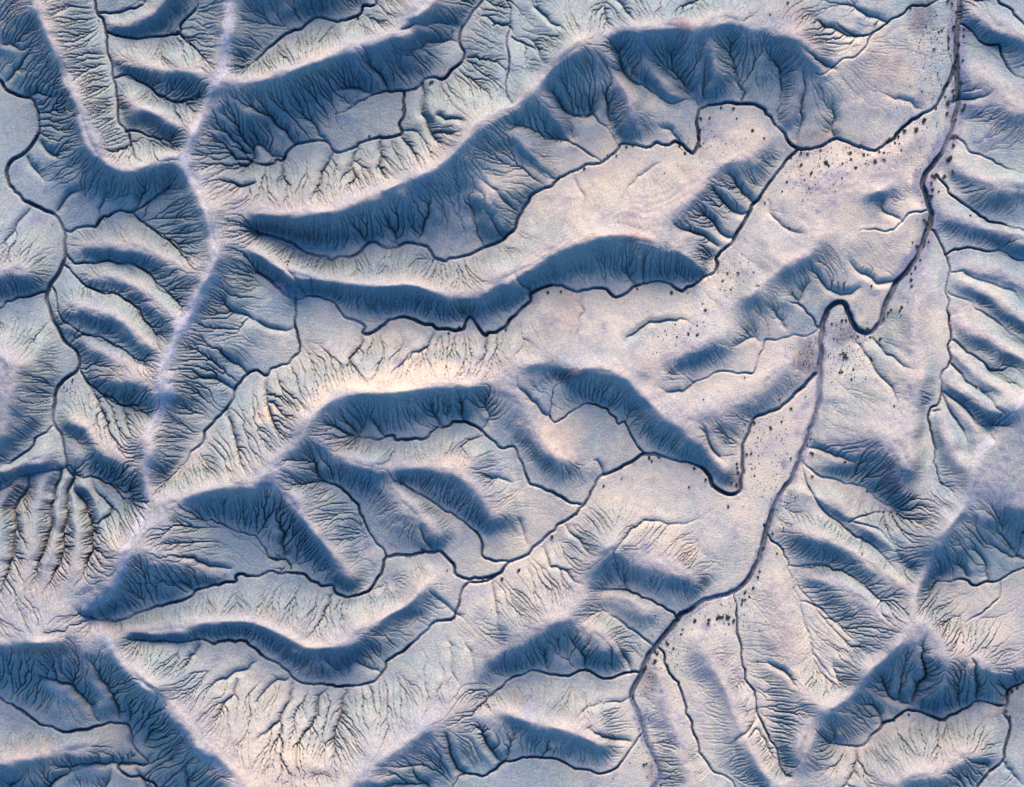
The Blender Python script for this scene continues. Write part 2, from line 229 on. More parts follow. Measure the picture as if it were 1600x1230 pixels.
# gullies cut into slopes: (half-width px, depth m, points from mouth up)
GU = [
(8,2.0,P('X0',60,1262,70,1235,100,1210,130,1200)),(7,1.6,P('X0',150,1262,165,1225,170,1195)),(7,1.6,P('X0',5,1258,15,1230,40,1208)),(7,1.6,P('X0',235,1255,215,1215,205,1185)),
(7,1.6,P('A1',490,700,460,770,470,850,450,950)),(7,1.8,P('A1',370,735,330,800,310,880,260,990)),(6,1.2,P('A1',130,770,125,830,160,900)),
(8,2.0,P('A1',600,670,590,760,600,830,650,890)),(8,2.2,P('A1',795,400,805,540,850,640,910,740)),(6,1.4,P('A1',700,660,740,720,790,800)),
(6,1.5,P('A1',870,560,960,590,1020,610)),(6,1.5,P('A1',890,640,950,660)),
(9,2.0,P('A1',670,235,720,240,780,225,850,200,940,190,985,215)),(8,1.6,P('A1',700,160,800,120,940,105,990,120)),(7,1.8,P('A1',640,430,600,370,540,290,500,230)),
(7,2.0,P('A1',190,690,150,640,60,560,0,530)),(8,2.6,P('A1',130,760,60,740,0,690)+P('A0',1180,810,1110,740,1060,680)),(6,1.6,P('A0',1230,880,1150,900,1060,870)),
(6,1.3,P('A1',330,680,280,600,200,540)),(6,1.4,P('A1',555,455,470,420,400,430,330,470)),
(7,1.5,P('A1',780,1170,800,1090,830,1000,820,930)),(7,1.5,P('A1',680,1180,650,1090,640,1040)),(6,1.2,P('A1',540,1170,490,1110,450,1070)),
(7,1.5,P('A1',1200,1150,1130,1050,1080,960,1040,900)),(6,1.3,P('A1',1230,1000,1140,920,1070,860)),

(7,1.6,P('A2',470,600,455,480,460,400)),(7,1.4,P('A2',385,545,320,555,260,530,220,490,190,440)),

(6,1.4,P('A3',155,710,160,640,175,450,150,330)),
(7,1.8,P('A3',330,670,315,600,320,550,305,500)),(7,1.6,P('A2',820,720,780,630,700,600)),
(6,1.2,P('A2',100,200,130,270,170,330)),(6,1.4,P('A2',100,-10,160,90,250,150)),(6,1.2,P('A2',440,-10,450,80,470,150)),(6,1.2,P('A2',500,10,550,80,590,130)),(6,1.2,P('A2',900,0,840,50,790,90)),
(8,2.2,P('A2',1190,960,1130,930,1080,880,1040,820)),(8,2.2,P('A2',1135,1015,1050,990,1000,940,960,880)),(8,2.0,P('A2',1065,1140,1000,1110,960,1060,920,1010)),(7,1.6,P('A2',1000,1180,900,1120,830,1110,760,1070)),
(5,0.7,P('A2',300,840,340,930,345,1090)),(5,0.6,P('A2',720,780,600,860,520,970,480,1060)),
(6,1.0,P('A3',745,510,700,480,640,460,580,450)),(7,1.5,P('A3',900,480,960,460,1040,455,1090,430)),
(7,1.6,P('A3',330,330,270,300,220,270,150,230)),(7,1.6,P('A3',440,175,360,150,280,120,220,90)),(7,1.6,P('A3',590,95,520,75,450,40,380,0)),
(7,1.4,P('A3',655,1060,600,1030,540,960,480,980)),(5,0.8,P('A3',10,960,50,1060,100,1090,200,1130)),
(7,1.6,P('B3',630,115,540,130,480,95,430,60,400,0)),(7,1.6,P('B3',450,150,370,185,310,160,250,100,210,50)),(7,1.4,P('B3',160,240,170,180,200,120)),(6,1.2,P('B3',90,350,40,280,0,240)),
(6,1.2,P('B3',510,390,550,430,600,480,650,520,710,550)),(6,1.0,P('B3',430,400,510,540,560,600,600,660,610,720,650,800)),
(7,1.6,P('B3',205,925,300,950,380,975,450,980,500,960)),(6,1.4,P('B3',790,750,830,740)),(6,1.4,P('B3',1050,530,1100,580,1170,630,1220,665)),(5,1.2,P('B3',1010,640,1050,700,1120,770)),
(8,2.0,P('B2',540,415,600,370,660,330,750,305,830,310,880,330)),(7,1.4,P('B2',880,605,820,655,760,655,700,630)),(6,1.0,P('B2',1195,410,1150,400,1060,440)),
(9,1.8,P('B2',1010,980,960,930,930,870,910,810)),(6,1.2,P('B2',440,1060,430,1010,410,980)),(6,1.4,P('B2',180,770,100,700,50,640,20,590)),
(5,0.8,P('B2',330,165,325,230,320,380,320,480)),(6,1.2,P('B2',600,150,550,70,480,30)),(6,1.0,P('B2',640,130,635,50,630,0)),(5,1,P('B2',105,180,50,130,0,90)),
(7,1.4,P('B1',510,390,490,460,440,530,400,570)),(6,1.0,P('B1',860,360,820,430,740,490,660,550)),(6,1.2,P('B1',50,570,60,690,100,810,140,900)),
(6,1.6,P('B1',0,310,60,345,130,355,185,345)),(7,1.6,P('B1',1090,840,1110,760,1105,680)),(7,1.8,P('B1',1000,800,990,730,970,670)),(7,1.6,P('B1',900,825,860,770,840,710)),(6,1.2,P('B1',620,870,580,810,540,770)),(7,1.4,P('B1',470,870,400,830,330,800)),(5,1,P('B1',500,880,450,800,400,740)),
(6,1.3,P('B1',1110,380,1100,460,1090,520)),(6,0.9,P('B1',150,60,200,120,250,190)),(6,0.9,P('B1',330,1090,300,1020,270,960)),(6,0.8,P('B1',1230,1090,1130,1060,1040,1040)),(5,0.6,P('B1',1090,865,1030,890,980,920)),
(6,1.4,P('B0',420,605,450,680,500,770,540,860,570,910)),(5,1.0,P('B0',600,720,620,790,650,860)),(6,1.3,P('B0',1230,310,1150,280,1070,220)),(6,1.2,P('B0',1195,570,1120,500,1050,440)),(5,1.2,P('B0',1140,640,1050,600,950,570)),(6,1.3,P('B0',1095,740,1130,850,1180,1000,1220,1060)),(5,.9,P('B0',860,230,820,180)),
(6,1.6,P('A0',265,1020,300,965,370,920,440,895)),(6,1.6,P('A0',110,740,140,800,200,860)),(6,1.6,P('A0',180,670,230,730,300,760)),(7,1.8,P('A0',10,385,40,340,90,305,150,250)),(7,1.8,P('A0',110,450,170,430,250,465)),(6,1.4,P('A0',0,205,60,220,130,240)),
(5,1.1,P('A0',620,650,640,730,700,790)),(5,1.1,P('A0',620,700,560,740,500,720)),(5,1.0,P('A0',840,490,850,560,890,600)),(6,1.0,P('A0',130,980,80,1060,40,1130,0,1190)),(6,1.2,P('A0',460,1090,480,1000,520,900)),(6,1.2,P('A0',640,1010,690,920,730,850)),
(13,4.6,P('B0',130,1060,110,1130,70,1200)+P('C0',60,0,70,80,60,200,40,300,0,390)),(13,5.0,P('B0',285,1035,270,1130,240,1230)+P('C0',220,50,205,120,190,200,170,280,130,360)),(13,5.0,P('B0',320,1020,345,1080,310,1200)+P('C0',290,0,285,100,290,200,270,260,230,350)),(13,5.0,P('B0',345,1090,390,1180,420,1230)+P('C0',390,10,415,70,415,180,385,260,350,350)),
(7,1.6,P('B0',440,1065,500,1160,540,1230)+P('C0',440,60,430,160,480,220)),
(9,2.4,P('C0',530,930,520,850,490,770,450,700,415,650)),(9,2.4,P('C0',435,940,400,850,350,800,280,760,200,720,80,680)),(7,1.8,P('C0',580,940,590,850,575,820)),(8,2.0,P('C0',640,1050,680,980,690,920)),(8,2.2,P('C0',640,1138,540,1130,450,1130,350,1140,200,1140)),(8,2.2,P('C0',850,1260,840,1150,855,1075)),
(7,1.6,P('C0',900,590,860,640,840,700)),(7,1.6,P('C0',1144,670,1080,710,1000,740,930,780)),(6,1.4,P('C0',1060,740,1050,800,1000,870,970,940)),(6,1.4,P('C0',1040,250,950,230,860,200,780,190)),(6,1.4,P('C0',880,350,800,310,700,300,620,310)),
(8,2.4,P('C1',150,240,130,200,130,120,120,50,130,0)),(6,1.4,P('C1',150,740,60,780,0,860)),(6,1.4,P('C1',170,760,140,850,90,940,0,1020)),(6,1.4,P('C1',320,790,290,850,240,970,180,1040)),(7,1.8,P('C1',400,795,380,880,360,1000,380,1170)),(5,.9,P('C1',355,365,320,430,280,530)),(5,.8,P('C1',500,770,520,830,540,900)),(6,1.0,P('C1',555,715,480,690,400,640)),(5,.7,P('C1',860,560,880,700,930,790)),(5,.7,P('C1',940,590,970,680,980,770)),
(8,2.4,P('C1',930,1170,880,1100,865,1020,840,960)),(9,2.6,P('C1',1095,1120,1040,1050,1010,980,980,930)),(8,2.0,P('C1',780,1230,720,1180,700,1120,690,1080)),(6,1.4,P('C1',720,1190,600,1195,520,1190)),(7,1.5,P('C1',1060,1160,1110,1100,1144,1010)),(5,.9,P('C1',1050,290,1070,370,1075,470,1090,560)),
(5,.9,P('C1',920,470,820,400,760,330)),(6,1.2,P('C1',800,170,750,120,740,60)),
(6,1.4,P('C2',330,720,320,650,270,580,245,520)),(6,1.3,P('C2',535,715,525,660,480,600,420,540)),(5,1.0,P('C2',160,725,150,660,140,600)),(6,1.2,P('C2',510,355,510,310,500,280)),(6,.8,P('C2',540,830,480,850,430,855,370,865,310,880,260,930)),(7,1.4,P('C2',530,1030,430,1010,370,990,310,960)),
(5,.7,P('C2',230,50,290,120,340,180,355,230)),(5,.8,P('C2',140,145,180,220,250,270,320,320)),(6,.9,P('C2',380,280,440,190,490,130,550,70,620,45,690,50,770,60,860,30)),(6,1,P('C2',30,30,70,160)),(6,1.2,P('C2',130,1100,150,1050,140,1000)),
(5,1.0,P('C2',1095,880,1060,980,1000,1020,990,1130)),(5,1.0,P('C2',1144,1060,1080,960,1060,1060)),
(9,2.6,P('C3',640,870,660,800,690,720,670,620,680,520)),(8,2.2,P('C3',640,865,590,850,540,815,505,750,505,680)),(8,2.2,P('C3',935,835,935,760,910,690,880,630)),(7,1.6,P('C3',520,945,480,880,420,850)),(6,1.2,P('C3',395,1055,380,1130,340,1200,290,1250)),(6,1.4,P('C3',980,310,970,230,910,150,890,100)),(6,1.4,P('C3',1140,205,1060,190,980,130)),(6,1.5,P('C3',890,290,860,250,800,220)),(7,1.5,P('C3',1065,870,1080,790,1030,740)),(7,1.4,P('C3',990,1155,940,1110,880,1100)),(6,1.2,P('C3',1050,1120,1100,1180,1150,1230)),(5,.9,P('C3',310,750,290,700,280,640)),
(6,1.4,P('C3',0,670,60,700,130,790)),
]

# shrubs: tile, then x, y, radius in photo pixels
SH = {
'A3': (862,8,4, 885,18,2.5, 905,60,2.5, 890,130,5, 835,145,2, 868,185,2.5, 915,215,2.5, 865,230,2.5, 940,172,2, 938,140,2, 905,268,3, 900,295,3, 935,290,2, 898,322,4, 925,400,4.5, 863,403,4, 890,435,2.8, 893,462,3.5, 850,465,1.8, 862,495,5, 805,522,3, 860,545,2.8, 935,480,2, 945,505,3, 930,530,2.5, 940,520,3, 903,575,3, 750,575,4, 745,588,3, 710,625,5, 655,630,4, 625,655,2.5, 582,670,2.8, 610,687,2, 890,658,4, 880,665,2.5, 905,665,2, 890,698,3.5, 870,765,4.5, 860,770,4, 878,755,3, 885,820,1.8, 890,832,2, 848,845,2.5, 800,850,4, 790,845,3, 785,880,3, 790,912,2.5, 783,945,4, 775,940,3, 818,920,1.8, 835,880,1.5, 840,855,1.8, 750,1060,3, 765,1075,5, 757,1105,1.8, 785,1110,1.5, 770,1162,2, 695,1165,1.5, 715,1185,3.5, 750,1185,3, 848,1220,1.8,
 95,667,2.5, 110,762,3, 158,735,2.2, 190,740,2.2, 160,793,2.5, 175,865,1.5, 205,835,2.5, 212,825,1.5, 280,785,4, 275,778,2.5, 290,795,2, 357,787,1.8, 393,735,3.5, 398,765,2.2, 420,805,2.5, 440,712,2.5, 460,745,3, 470,787,1.5, 512,775,4, 558,770,3, 252,722,1.8, 300,685,2, 355,855,1.5, 90,875,2, 68,920,1.5, 200,905,1.2, 253,820,1.2, 480,745,1.8, 535,730,2, 555,735,1.8, 640,720,1.5, 630,690,1.5, 685,42,3, 727,32,2.2, 770,30,1.8, 815,350,1.5, 755,377,1.2, 740,438,1.5, 800,237,2, 785,205,1.2, 760,130,1.5, 820,155,1.8, 970,1035,2, 1045,1050,1.8, 103,1095,1.5, 95,15,2, 10,70,1.5),
'A2': (950,567,2, 1155,628,2.5, 1210,665,2, 905,625,2.2, 905,570,2.2, 905,700,2, 895,660,2.5, 832,735,3, 805,703,3, 1005,518,1.8, 1065,520,2.5, 1080,570,1.5, 1123,665,1.2, 550,705,2, 580,703,2.2, 665,705,2, 500,747,1.8, 460,745,1.5, 485,738,1.5, 733,833,1.2, 420,785,1.5, 348,812,2, 225,862,1.8, 1195,945,2, 1215,975,1.8, 28,1072,2, 57,1022,1.2),
'B2': (187,143,2, 172,175,3, 235,172,2, 600,158,2, 768,175,2.5, 1035,82,1.8, 1085,80,1.8, 1012,118,1.8, 1160,78,1.5, 1178,142,1.8, 1050,160,1.5, 930,260,3, 1000,160,1.2, 915,230,1.5, 785,330,1.5, 847,375,2.5, 890,380,2.5, 890,335,1.5, 793,388,1.5, 920,318,1.2, 920,690,1.5, 1118,585,1.5, 185,770,2, 660,970,3, 672,985,2, 705,968,1.8, 875,1020,2.2, 850,1110,1.8, 930,1073,2.2, 1080,1000,2.2, 1082,1018,2, 1085,1040,2.5, 1080,1100,2.5, 1055,1090,1.8, 1128,952,3, 1150,950,2, 1152,1020,1.5, 1165,1055,1.5, 1182,873,1.5, 1197,880,1.2, 1165,800,3, 1040,1205,2.5, 527,1070,1.5, 440,1105,2, 375,1133,2),
'B3': (708,57,3.5, 690,85,1.8, 730,20,1.8, 685,115,2.5, 690,145,2, 672,222,1.2, 640,248,3.5, 632,265,2, 640,285,1.5, 575,275,3, 590,260,2, 557,300,2, 478,350,2.5, 355,312,2.5, 375,310,2, 305,325,2, 350,350,1.5, 350,380,1.2, 320,395,1.2, 608,352,1.2, 538,398,2.5, 535,432,2.2, 495,495,2.5, 565,465,1.2, 370,475,4, 365,485,3, 378,490,2.5, 348,472,1.8, 360,465,2, 410,545,2, 400,570,1.2, 402,592,1.8, 355,555,2, 345,560,1.8, 350,545,1.5, 290,480,1.5, 170,520,1.5, 498,143,2, 490,392,2, 430,385,2, 440,420,1.5, 55,690,1.8, 110,732,2.2, 95,640,1.2, 65,797,1.8, 15,830,2, 10,820,1.8, 180,675,1.5, 605,720,1.8, 1000,632,2, 108,972,1.8, 215,950,3, 205,945,2, 275,925,1.2, 370,990,2, 205,880,2, 190,910,2, 220,880,1.5, 225,890,1.5, 212,1060,2, 475,1130,1.8, 130,1160,1.5, 95,1185,1.5, 925,437,1.5),
'C2': (270,20,2, 290,12,2.2, 180,112,2.5, 28,262,3, 33,258,2, 75,185,1.5, 1040,360,3.5, 1078,340,2.2, 1060,378,1.8, 1030,395,2, 1025,412,2, 1042,390,2, 1100,290,2, 1105,265,2, 1120,105,2.5, 1125,160,2.5, 820,483,3.2, 815,488,2.2, 930,470,4, 920,472,3, 940,468,3, 915,478,2, 968,472,4, 962,465,2.5, 992,485,3.2, 880,482,2.5, 878,497,2.5, 968,500,1.8, 955,545,1.2, 782,445,2, 745,480,2.5, 735,485,1.8, 762,525,1.8, 755,545,1.8, 695,590,3, 720,610,2, 690,580,2, 640,625,3.5, 648,635,3, 640,665,2.8, 635,672,2.2, 595,700,3.5, 590,712,2.5, 600,690,2.2, 540,830,2, 765,840,2, 590,1130,2.2, 600,1125,1.8, 640,1110,1.5, 665,1218,2, 1098,665,1.5, 450,1190,1.5),
'C3': (20,95,2, 40,185,1.8, 95,225,1.2, 70,70,1.5, 65,85,1.2, 1115,785,3, 1090,800,2.5, 1140,90,3.5, 1065,890,2, 885,873,3, 630,905,2, 1080,915,2.5, 405,748,1.2),
'A1': (770,425,3, 845,395,3, 835,400,2, 805,400,1.8, 980,312,2, 945,152,1.8, 915,358,1.8, 705,525,1.8, 703,510,1.5, 690,600,2, 690,620,1.8, 695,640,1.5, 545,655,1.8, 488,88,2, 1220,1120,2),
'B1': (547,372,2.2, 868,342,2, 978,343,2, 925,370,1.8, 1200,355,2, 850,20,1.8),
'A0': (565,172,2.2, 475,98,1.5, 253,1080,1.2, 100,465,1.5, 328,1222,1.5),
'B0': (433,185,1.5, 400,372,2, 350,595,1.8, 345,605,1.5, 308,628,1.2),
'C1': (513,343,2.5, 520,340,1.5, 740,165,2.5, 750,168,1.8, 1100,300,2.5, 1052,437,1.2, 905,390,1.5, 855,262,1.5),
}

XE, YE, CELL = 215.0, 167.0, 0.335
TAN, AUTO, CONC = 0.88, 0.7, 0.62
def world(p, z):
    k = (CAMH - z)/CAMH
    return ((p[0]-800)*S*k, (615-p[1])*S*k)
def resample(pts, zs, step):
    w = np.array([(*world(p, z), z) for p, z in zip(pts, zs)])
    out=[]; n=len(w)
    for i in range(n-1):
        p0=w[max(i-1,0)];p1=w[i];p2=w[i+1];p3=w[min(i+2,n-1)]
        m=max(2,int(np.hypot(*(p2-p1)[:2])/step)+1)
        t=np.arange(m)[:,None]/m
        out.append(0.5*((2*p1)+(-p0+p2)*t+(2*p0-5*p1+4*p2-p3)*t*t+(-p0+3*p1-3*p2+p3)*t**3))
    out.append(w[-1:])
    return np.concatenate(out)
def wiggle(l, rng, amp, wls=((5.,1.),(2.2,.6)), zr=0):
    # small natural crinkles, along the line every one to three metres
    n=len(l); o=np.zeros((n,2))
    for wl,a in wls:
        k=max(3,int(n*CELL*.5/wl)+2)
        for c in (0,1): o[:,c]+=a*amp*np.interp(np.linspace(0,k-1,n),np.arange(k),rng.standard_normal(k))
    l=l.copy(); l[:,2]+=zr*o[:,0]; l[:,:2]+=o*np.clip(np.minimum(np.arange(n),np.arange(n)[::-1])[:,None]/12.,0,1); return l
def arc(pts):
    a=np.array(pts); d=np.hypot(*np.diff(a,axis=0).T)
    s=np.concatenate([[0],np.cumsum(d)]); return s/s[-1]
def blur(a, r, n=3):
    # repeated box blur, reflecting edges
    r=int(r)
    if r<1: return a
    for _ in range(n):
        for ax in (0,1):
            p=np.pad(a,[(r+1,r) if i==ax else (0,0) for i in (0,1)],mode='edge')
            c=np.cumsum(p,axis=ax,dtype=np.float64)
            if ax==0: a=(c[2*r+1:]-c[:-2*r-1])/(2*r+1)
            else: a=(c[:,2*r+1:]-c[:,:-2*r-1])/(2*r+1)
    return a
def upsample(a, shape):
    ny,nx=shape; h,w=a.shape
    yi=np.clip((np.arange(ny)+.5)*h/ny-.5,0,h-1); xi=np.clip((np.arange(nx)+.5)*w/nx-.5,0,w-1)
    y0=np.minimum(yi.astype(int),h-2); x0=np.minimum(xi.astype(int),w-2)
    fy=(yi-y0)[:,None]; fx=(xi-x0)[None]
    A=a[y0][:,x0];B=a[y0][:,x0+1];C=a[y0+1][:,x0];D=a[y0+1][:,x0+1]
    return (A*(1-fx)+B*fx)*(1-fy)+(C*(1-fx)+D*fx)*fy
def noise(shape, cell, rng):
    h=max(3,int(shape[0]/cell)+2); w=max(3,int(shape[1]/cell)+2)
    return blur(upsample(rng.standard_normal((h,w)), shape), max(1,cell*0.3), 2)
NBR=[(-1,-1),(-1,0),(-1,1),(0,-1),(0,1),(1,-1),(1,0),(1,1)]
def receivers(z, jit, cell):
    ny,nx=z.shape; N=ny*nx
    best=np.zeros_like(z); rec=np.arange(N).reshape(ny,nx).copy(); ids=np.arange(N).reshape(ny,nx)
    dist=np.full(z.shape,cell)
    for k,(dy,dx) in enumerate(NBR):
        a=(slice(max(0,-dy),ny-max(0,dy)),slice(max(0,-dx),nx-max(0,dx)))
        b=(slice(max(0,dy),ny-max(0,-dy)),slice(max(0,dx),nx-max(0,-dx)))
        diag=dy!=0 and dx!=0
        s=(z[a]-z[b])
        if diag: s=s*jit[a]           # Rho8: random diagonal weight, no grid-aligned rills
        m=s>best[a]
        best[a][m]=s[m]; rec[a][m]=ids[b][m]; dist[a][m]=cell*(1.4142 if diag else 1)
    return rec.ravel(), dist.ravel()
def accumulate(rec, w):
    # drainage area: every cell hands its sum to the ancestor 1,2,4,... steps downstream
    A=w.copy(); N=len(rec); root=rec==np.arange(N)
    P=np.where(root,-1,rec); act=np.nonzero(~root)[0]
    while len(act):
        tgt=P[act]
        A=A+np.bincount(tgt,weights=A[act],minlength=N)
        newP=P[tgt]; P[act]=newP
        act=act[newP>=0]
    return A
def implicit(z, rec, k):
    # z_i = (z_i + k_i z_rec)/(1+k_i), solved along every flow path by pointer doubling
    b=k/(1+k); a=z/(1+k)
    root=rec==np.arange(len(rec)); a[root]=z[root]; b[root]=0
    P=rec.copy(); act=np.nonzero(~root)[0]
    for _ in range(14):
        t=P[act]; a_t=a[t]; b_t=b[t]; ba=b[act]
        a[act]=a[act]+ba*a_t; b[act]=ba*b_t; P[act]=P[t]
        act=act[np.abs(b[act])>1e-6]
        if not len(act): break
    return a
def build(CELL=CELL, log=print):
    t0=time.time()
    rng=np.random.default_rng(7)
    nx=int(2*XE/CELL)+1; ny=int(2*YE/CELL)+1
    chl=[]
    for name,w,z0,z1,pts in CH:
        u=arc(pts); zz=z0+(z1-z0)*(u if w>=5 else 0.55*u+0.45*u**2.2)
        chl.append((name,w,wiggle(resample(pts,zz,CELL*0.5),rng,.42 if w<7 else .3)))
    rgl=[(r,resample(pts,zz,CELL*0.5)) for r,zz,pts in RG]
    gul=[(w,d,wiggle(resample(pts,[8]*len(pts),CELL*0.5),rng,.5)) for w,d,pts in GU]
    gx=lambda x:(x+XE)/CELL; gy=lambda y:(y+YE)/CELL
    def raster(shape, lines):
        sy=shape[0]/ny; sx=shape[1]/nx
        p=np.concatenate(lines)
        ix=np.floor((gx(p[:,0])+.5)*sx).astype(int); iy=np.floor((gy(p[:,1])+.5)*sy).astype(int)
        ok=(ix>=0)&(iy>=0)&(ix<shape[1])&(iy<shape[0])
        id_=iy[ok]*shape[1]+ix[ok]
        c=np.bincount(id_,minlength=shape[0]*shape[1]); s=np.bincount(id_,weights=p[ok,2],minlength=shape[0]*shape[1])
        m=c>0; v=np.zeros(len(c)); v[m]=s[m]/c[m]
        return m.reshape(shape), v.reshape(shape)
    # ridge heights: the surveyed guess, pulled towards a natural slope above the nearest channel
    allc=np.concatenate([l[::6] for n,w,l in chl])
    r2=[]
    for r,l in rgl:
        q=l[::8]; d2=(q[:,None,0]-allc[None,:,0])**2+(q[:,None,1]-allc[None,:,1])**2
        j=d2.argmin(1); d=np.sqrt(d2[np.arange(len(q)),j])
        tan=TAN*(1 if r<9 else (.62 if r<12 else .40))
        za=allc[j,2]+tan*d/(1+d/150.)
        zz=(1-AUTO)*q[:,2]+AUTO*za
        k=np.hanning(9); k/=k.sum()
        zz=np.convolve(np.pad(zz,4,mode='edge'),k,'valid') if len(zz)>9 else zz
        zf=np.interp(np.arange(len(l)),np.arange(len(q))*8,zz)
        f=(CAMH-zf)/(CAMH-l[:,2])
        r2.append((r,wiggle(np.stack([l[:,0]*f,l[:,1]*f,zf],1),rng,.9,((20.,1.),(8.,.55)),.35)))
    rgl=r2
    def relax(z,m,v,it):
        for i in range(it):
            p=np.pad(z,1,mode='edge')
            z=np.where(m,v,(p[:-2,1:-1]+p[2:,1:-1]+p[1:-1,:-2]+p[1:-1,2:])*.25)
        return z
    z=u=zc=None
    for f,it in ((16,400),(8,300),(4,200),(2,100),(1,40)):
        shp=((ny+f-1)//f,(nx+f-1)//f)
        mr,vr=raster(shp,[l for r,l in rgl]); mc,vc=raster(shp,[l for n,w,l in chl])
        m=mr|mc; v=np.where(mc,vc,vr)
        z=relax(np.full(shp,9.0) if z is None else upsample(z,shp),m,v,it)
        if f>1:
            u=relax(np.full(shp,.5) if u is None else upsample(u,shp),m,np.where(mc,0.,1.),it)
            zc=relax(np.full(shp,6.) if zc is None else upsample(zc,shp),mc,vc,it)
    u=upsample(u,z.shape); zc=upsample(zc,z.shape)
    # slopes steepen towards the crest and run out gently into the channel
    z=zc+(z-zc)*np.clip(u,.02,1)**CONC
    log('laplace',time.time()-t0)
    return dict(u=u,z=z,chl=chl,rgl=rgl,gul=gul,nx=nx,ny=ny,gx=gx,gy=gy,rng=rng,CELL=CELL,mc=mc,mr=mr)
def stamp(D, lines, gx, gy, radfun, valfun):
    """max-stamp a profile round every line sample; lines: list of (N,2+) arrays with per-line args"""
    ny,nx=D.shape
    for args,l in lines:
        X=gx(l[:,0]); Y=gy(l[:,1]); ix=np.rint(X).astype(int); iy=np.rint(Y).astype(int)
        key=iy*100000+ix; _,u=np.unique(key,return_index=True)
        X,Y,ix,iy=X[u],Y[u],ix[u],iy[u]; frac=u/len(l)
        R=int(np.ceil(radfun(args)))+1
        for dy in range(-R,R+1):
            for dx in range(-R,R+1):
                if dx*dx+dy*dy>R*R: continue
                jx=ix+dx; jy=iy+dy; ok=(jx>=0)&(jy>=0)&(jx<nx)&(jy<ny)
                d=np.hypot(jx-X,jy-Y)
                v=valfun(args,d,frac)
                o=ok&(v>0)
                a=jy[o],jx[o]
                D[a]=np.maximum(D[a],v[o])
    return D
def sstep(x,a,b):
    t=np.clip((x-a)/(b-a),0,1); return t*t*(3-2*t)
def erode_all(B, log=print, full=True):
    z=B['z']; C=B['CELL']; gx,gy,rng=B['gx'],B['gy'],B['rng']; ny,nx=z.shape
    t0=time.time()
    px=S/C                                    # photo pixels -> cells
    # rounded crests, sharp valley floors
    zs=blur(z,5,2); zs2=blur(z,2,2)
    near=stamp(np.zeros_like(z),[(1,l) for n,w,l in B['chl']],gx,gy,lambda a:12,lambda a,d,f:1-d/12)
    near=np.clip(near*1.6,0,1)
    z=zs*(1-near)+zs2*near
    # gullies traced on the slopes
    gd=np.zeros_like(z)
    stamp(gd,[((w,d),l) for w,d,l in B['gul']],gx,gy,lambda a:a[0]*px*1.4,
          lambda a,d,f:GDEP*a[1]*np.clip(1-d/(a[0]*px*1.4),0,1)**1.5*np.clip((1-f)*2.2,0,1)*np.clip(f*4+.35,0,1))
    z=z-gd
    log('gully',time.time()-t0)
    def slope(zz): return np.hypot(*np.gradient(blur(zz,5,2),C))
    sl=slope(z)
    amp=np.clip(sl*1.5,0.05,1.0)
    z=z+amp*(noise(z.shape,40,rng)*.50+noise(z.shape,18,rng)*.30+noise(z.shape,8,rng)*.12)*NA
    base=z.copy()
    f=2; H,W=ny//f*f,nx//f*f
    down=lambda a:a[:H,:W].reshape(ny//f,f,nx//f,f).mean((1,3))
    KM=np.exp(.38*noise(z.shape,90,rng)+.3*noise(z.shape,34,rng))
    # firm silt crust on the uplands right of the middle: few rills
    gyy,gxx=np.mgrid[0:ny,0:nx]; PX=800+(gxx*C-XE)/S; PY=615-(gyy*C-YE)/S
    firm=sstep(PY,70,130)*sstep(PX,760,900)*(1-sstep(PY,700,800))*sstep(-np.gradient(blur(z,8,2),C)[0],-.12,.05)
    KM=KM*(1-.72*firm)
    zc=down(z); slc=(sstep(down(sl),.10,.45)*.85+.15)*down(KM); cc=C*f
    rough=lambda s,c:c*np.clip(s,.06,1)*RN
    for it in range(NC):
        if it%2==0: jit=1/(2-rng.random(zc.shape)); rn=blur(rng.standard_normal(zc.shape),1,1)*rough(down(sl),cc)
        rec,dist=receivers(zc+rn,jit,cc)
        A=accumulate(rec,np.full(zc.size,cc*cc))
        k=KC*np.clip(np.sqrt(A)-A0C,0,None)*slc.ravel()/dist
        k=np.minimum(k,6)
        zn=implicit(zc.ravel().copy(),rec,k).reshape(zc.shape)
        zc=zn+(blur(zn,1,1)-zn)*DC
    log('coarse',time.time()-t0)
    z=base+upsample(zc-down(base),z.shape)
    slf=((sstep(sl,.08,.45)*.85+.15)*KM).ravel()
    for it in range(NF):
        if it%3==0: jit=1/(2-rng.random(z.shape)); rn=blur(rng.standard_normal(z.shape),1,1)*rough(sl,C)
        rec,dist=receivers(z+rn,jit,C)
        A=accumulate(rec,np.full(z.size,C*C))
        k=np.minimum(KF*np.clip(np.sqrt(A)-A0F,0,None)*slf/dist,5)
        zn=implicit(z.ravel().copy(),rec,k).reshape(z.shape)
        z=zn+(blur(zn,1,1)-zn)*DF
    log('fine',time.time()-t0)
    # last incision: hair-thin rills
    rec,dist=receivers(z+rn*.5,jit,C)
    A=accumulate(rec,np.full(z.size,C*C)).reshape(z.shape)
    inc=RILL*(1-.5*firm)*np.clip(np.log(np.maximum(A,1e-3)/(AR*(1+4*firm))),0,3.0)*slf.reshape(z.shape)
    z=z-inc
    # level beds that stand a hand proud where the shale is bedded
    bedm=sstep(noise(z.shape,70,rng),-.1,.9)*sstep(B['u'],.35,.8)*sstep(sl,.2,.4)
    z=z+.085*np.sin(z*2*np.pi/.95+1.5*noise(z.shape,60,rng))*bedm
    z=z+.09*sstep(B['u'],.6,.95)*(noise(z.shape,4,rng)+.8*noise(z.shape,2,rng))
    # the traced gullies end as narrow cuts
    gn=np.zeros_like(z)
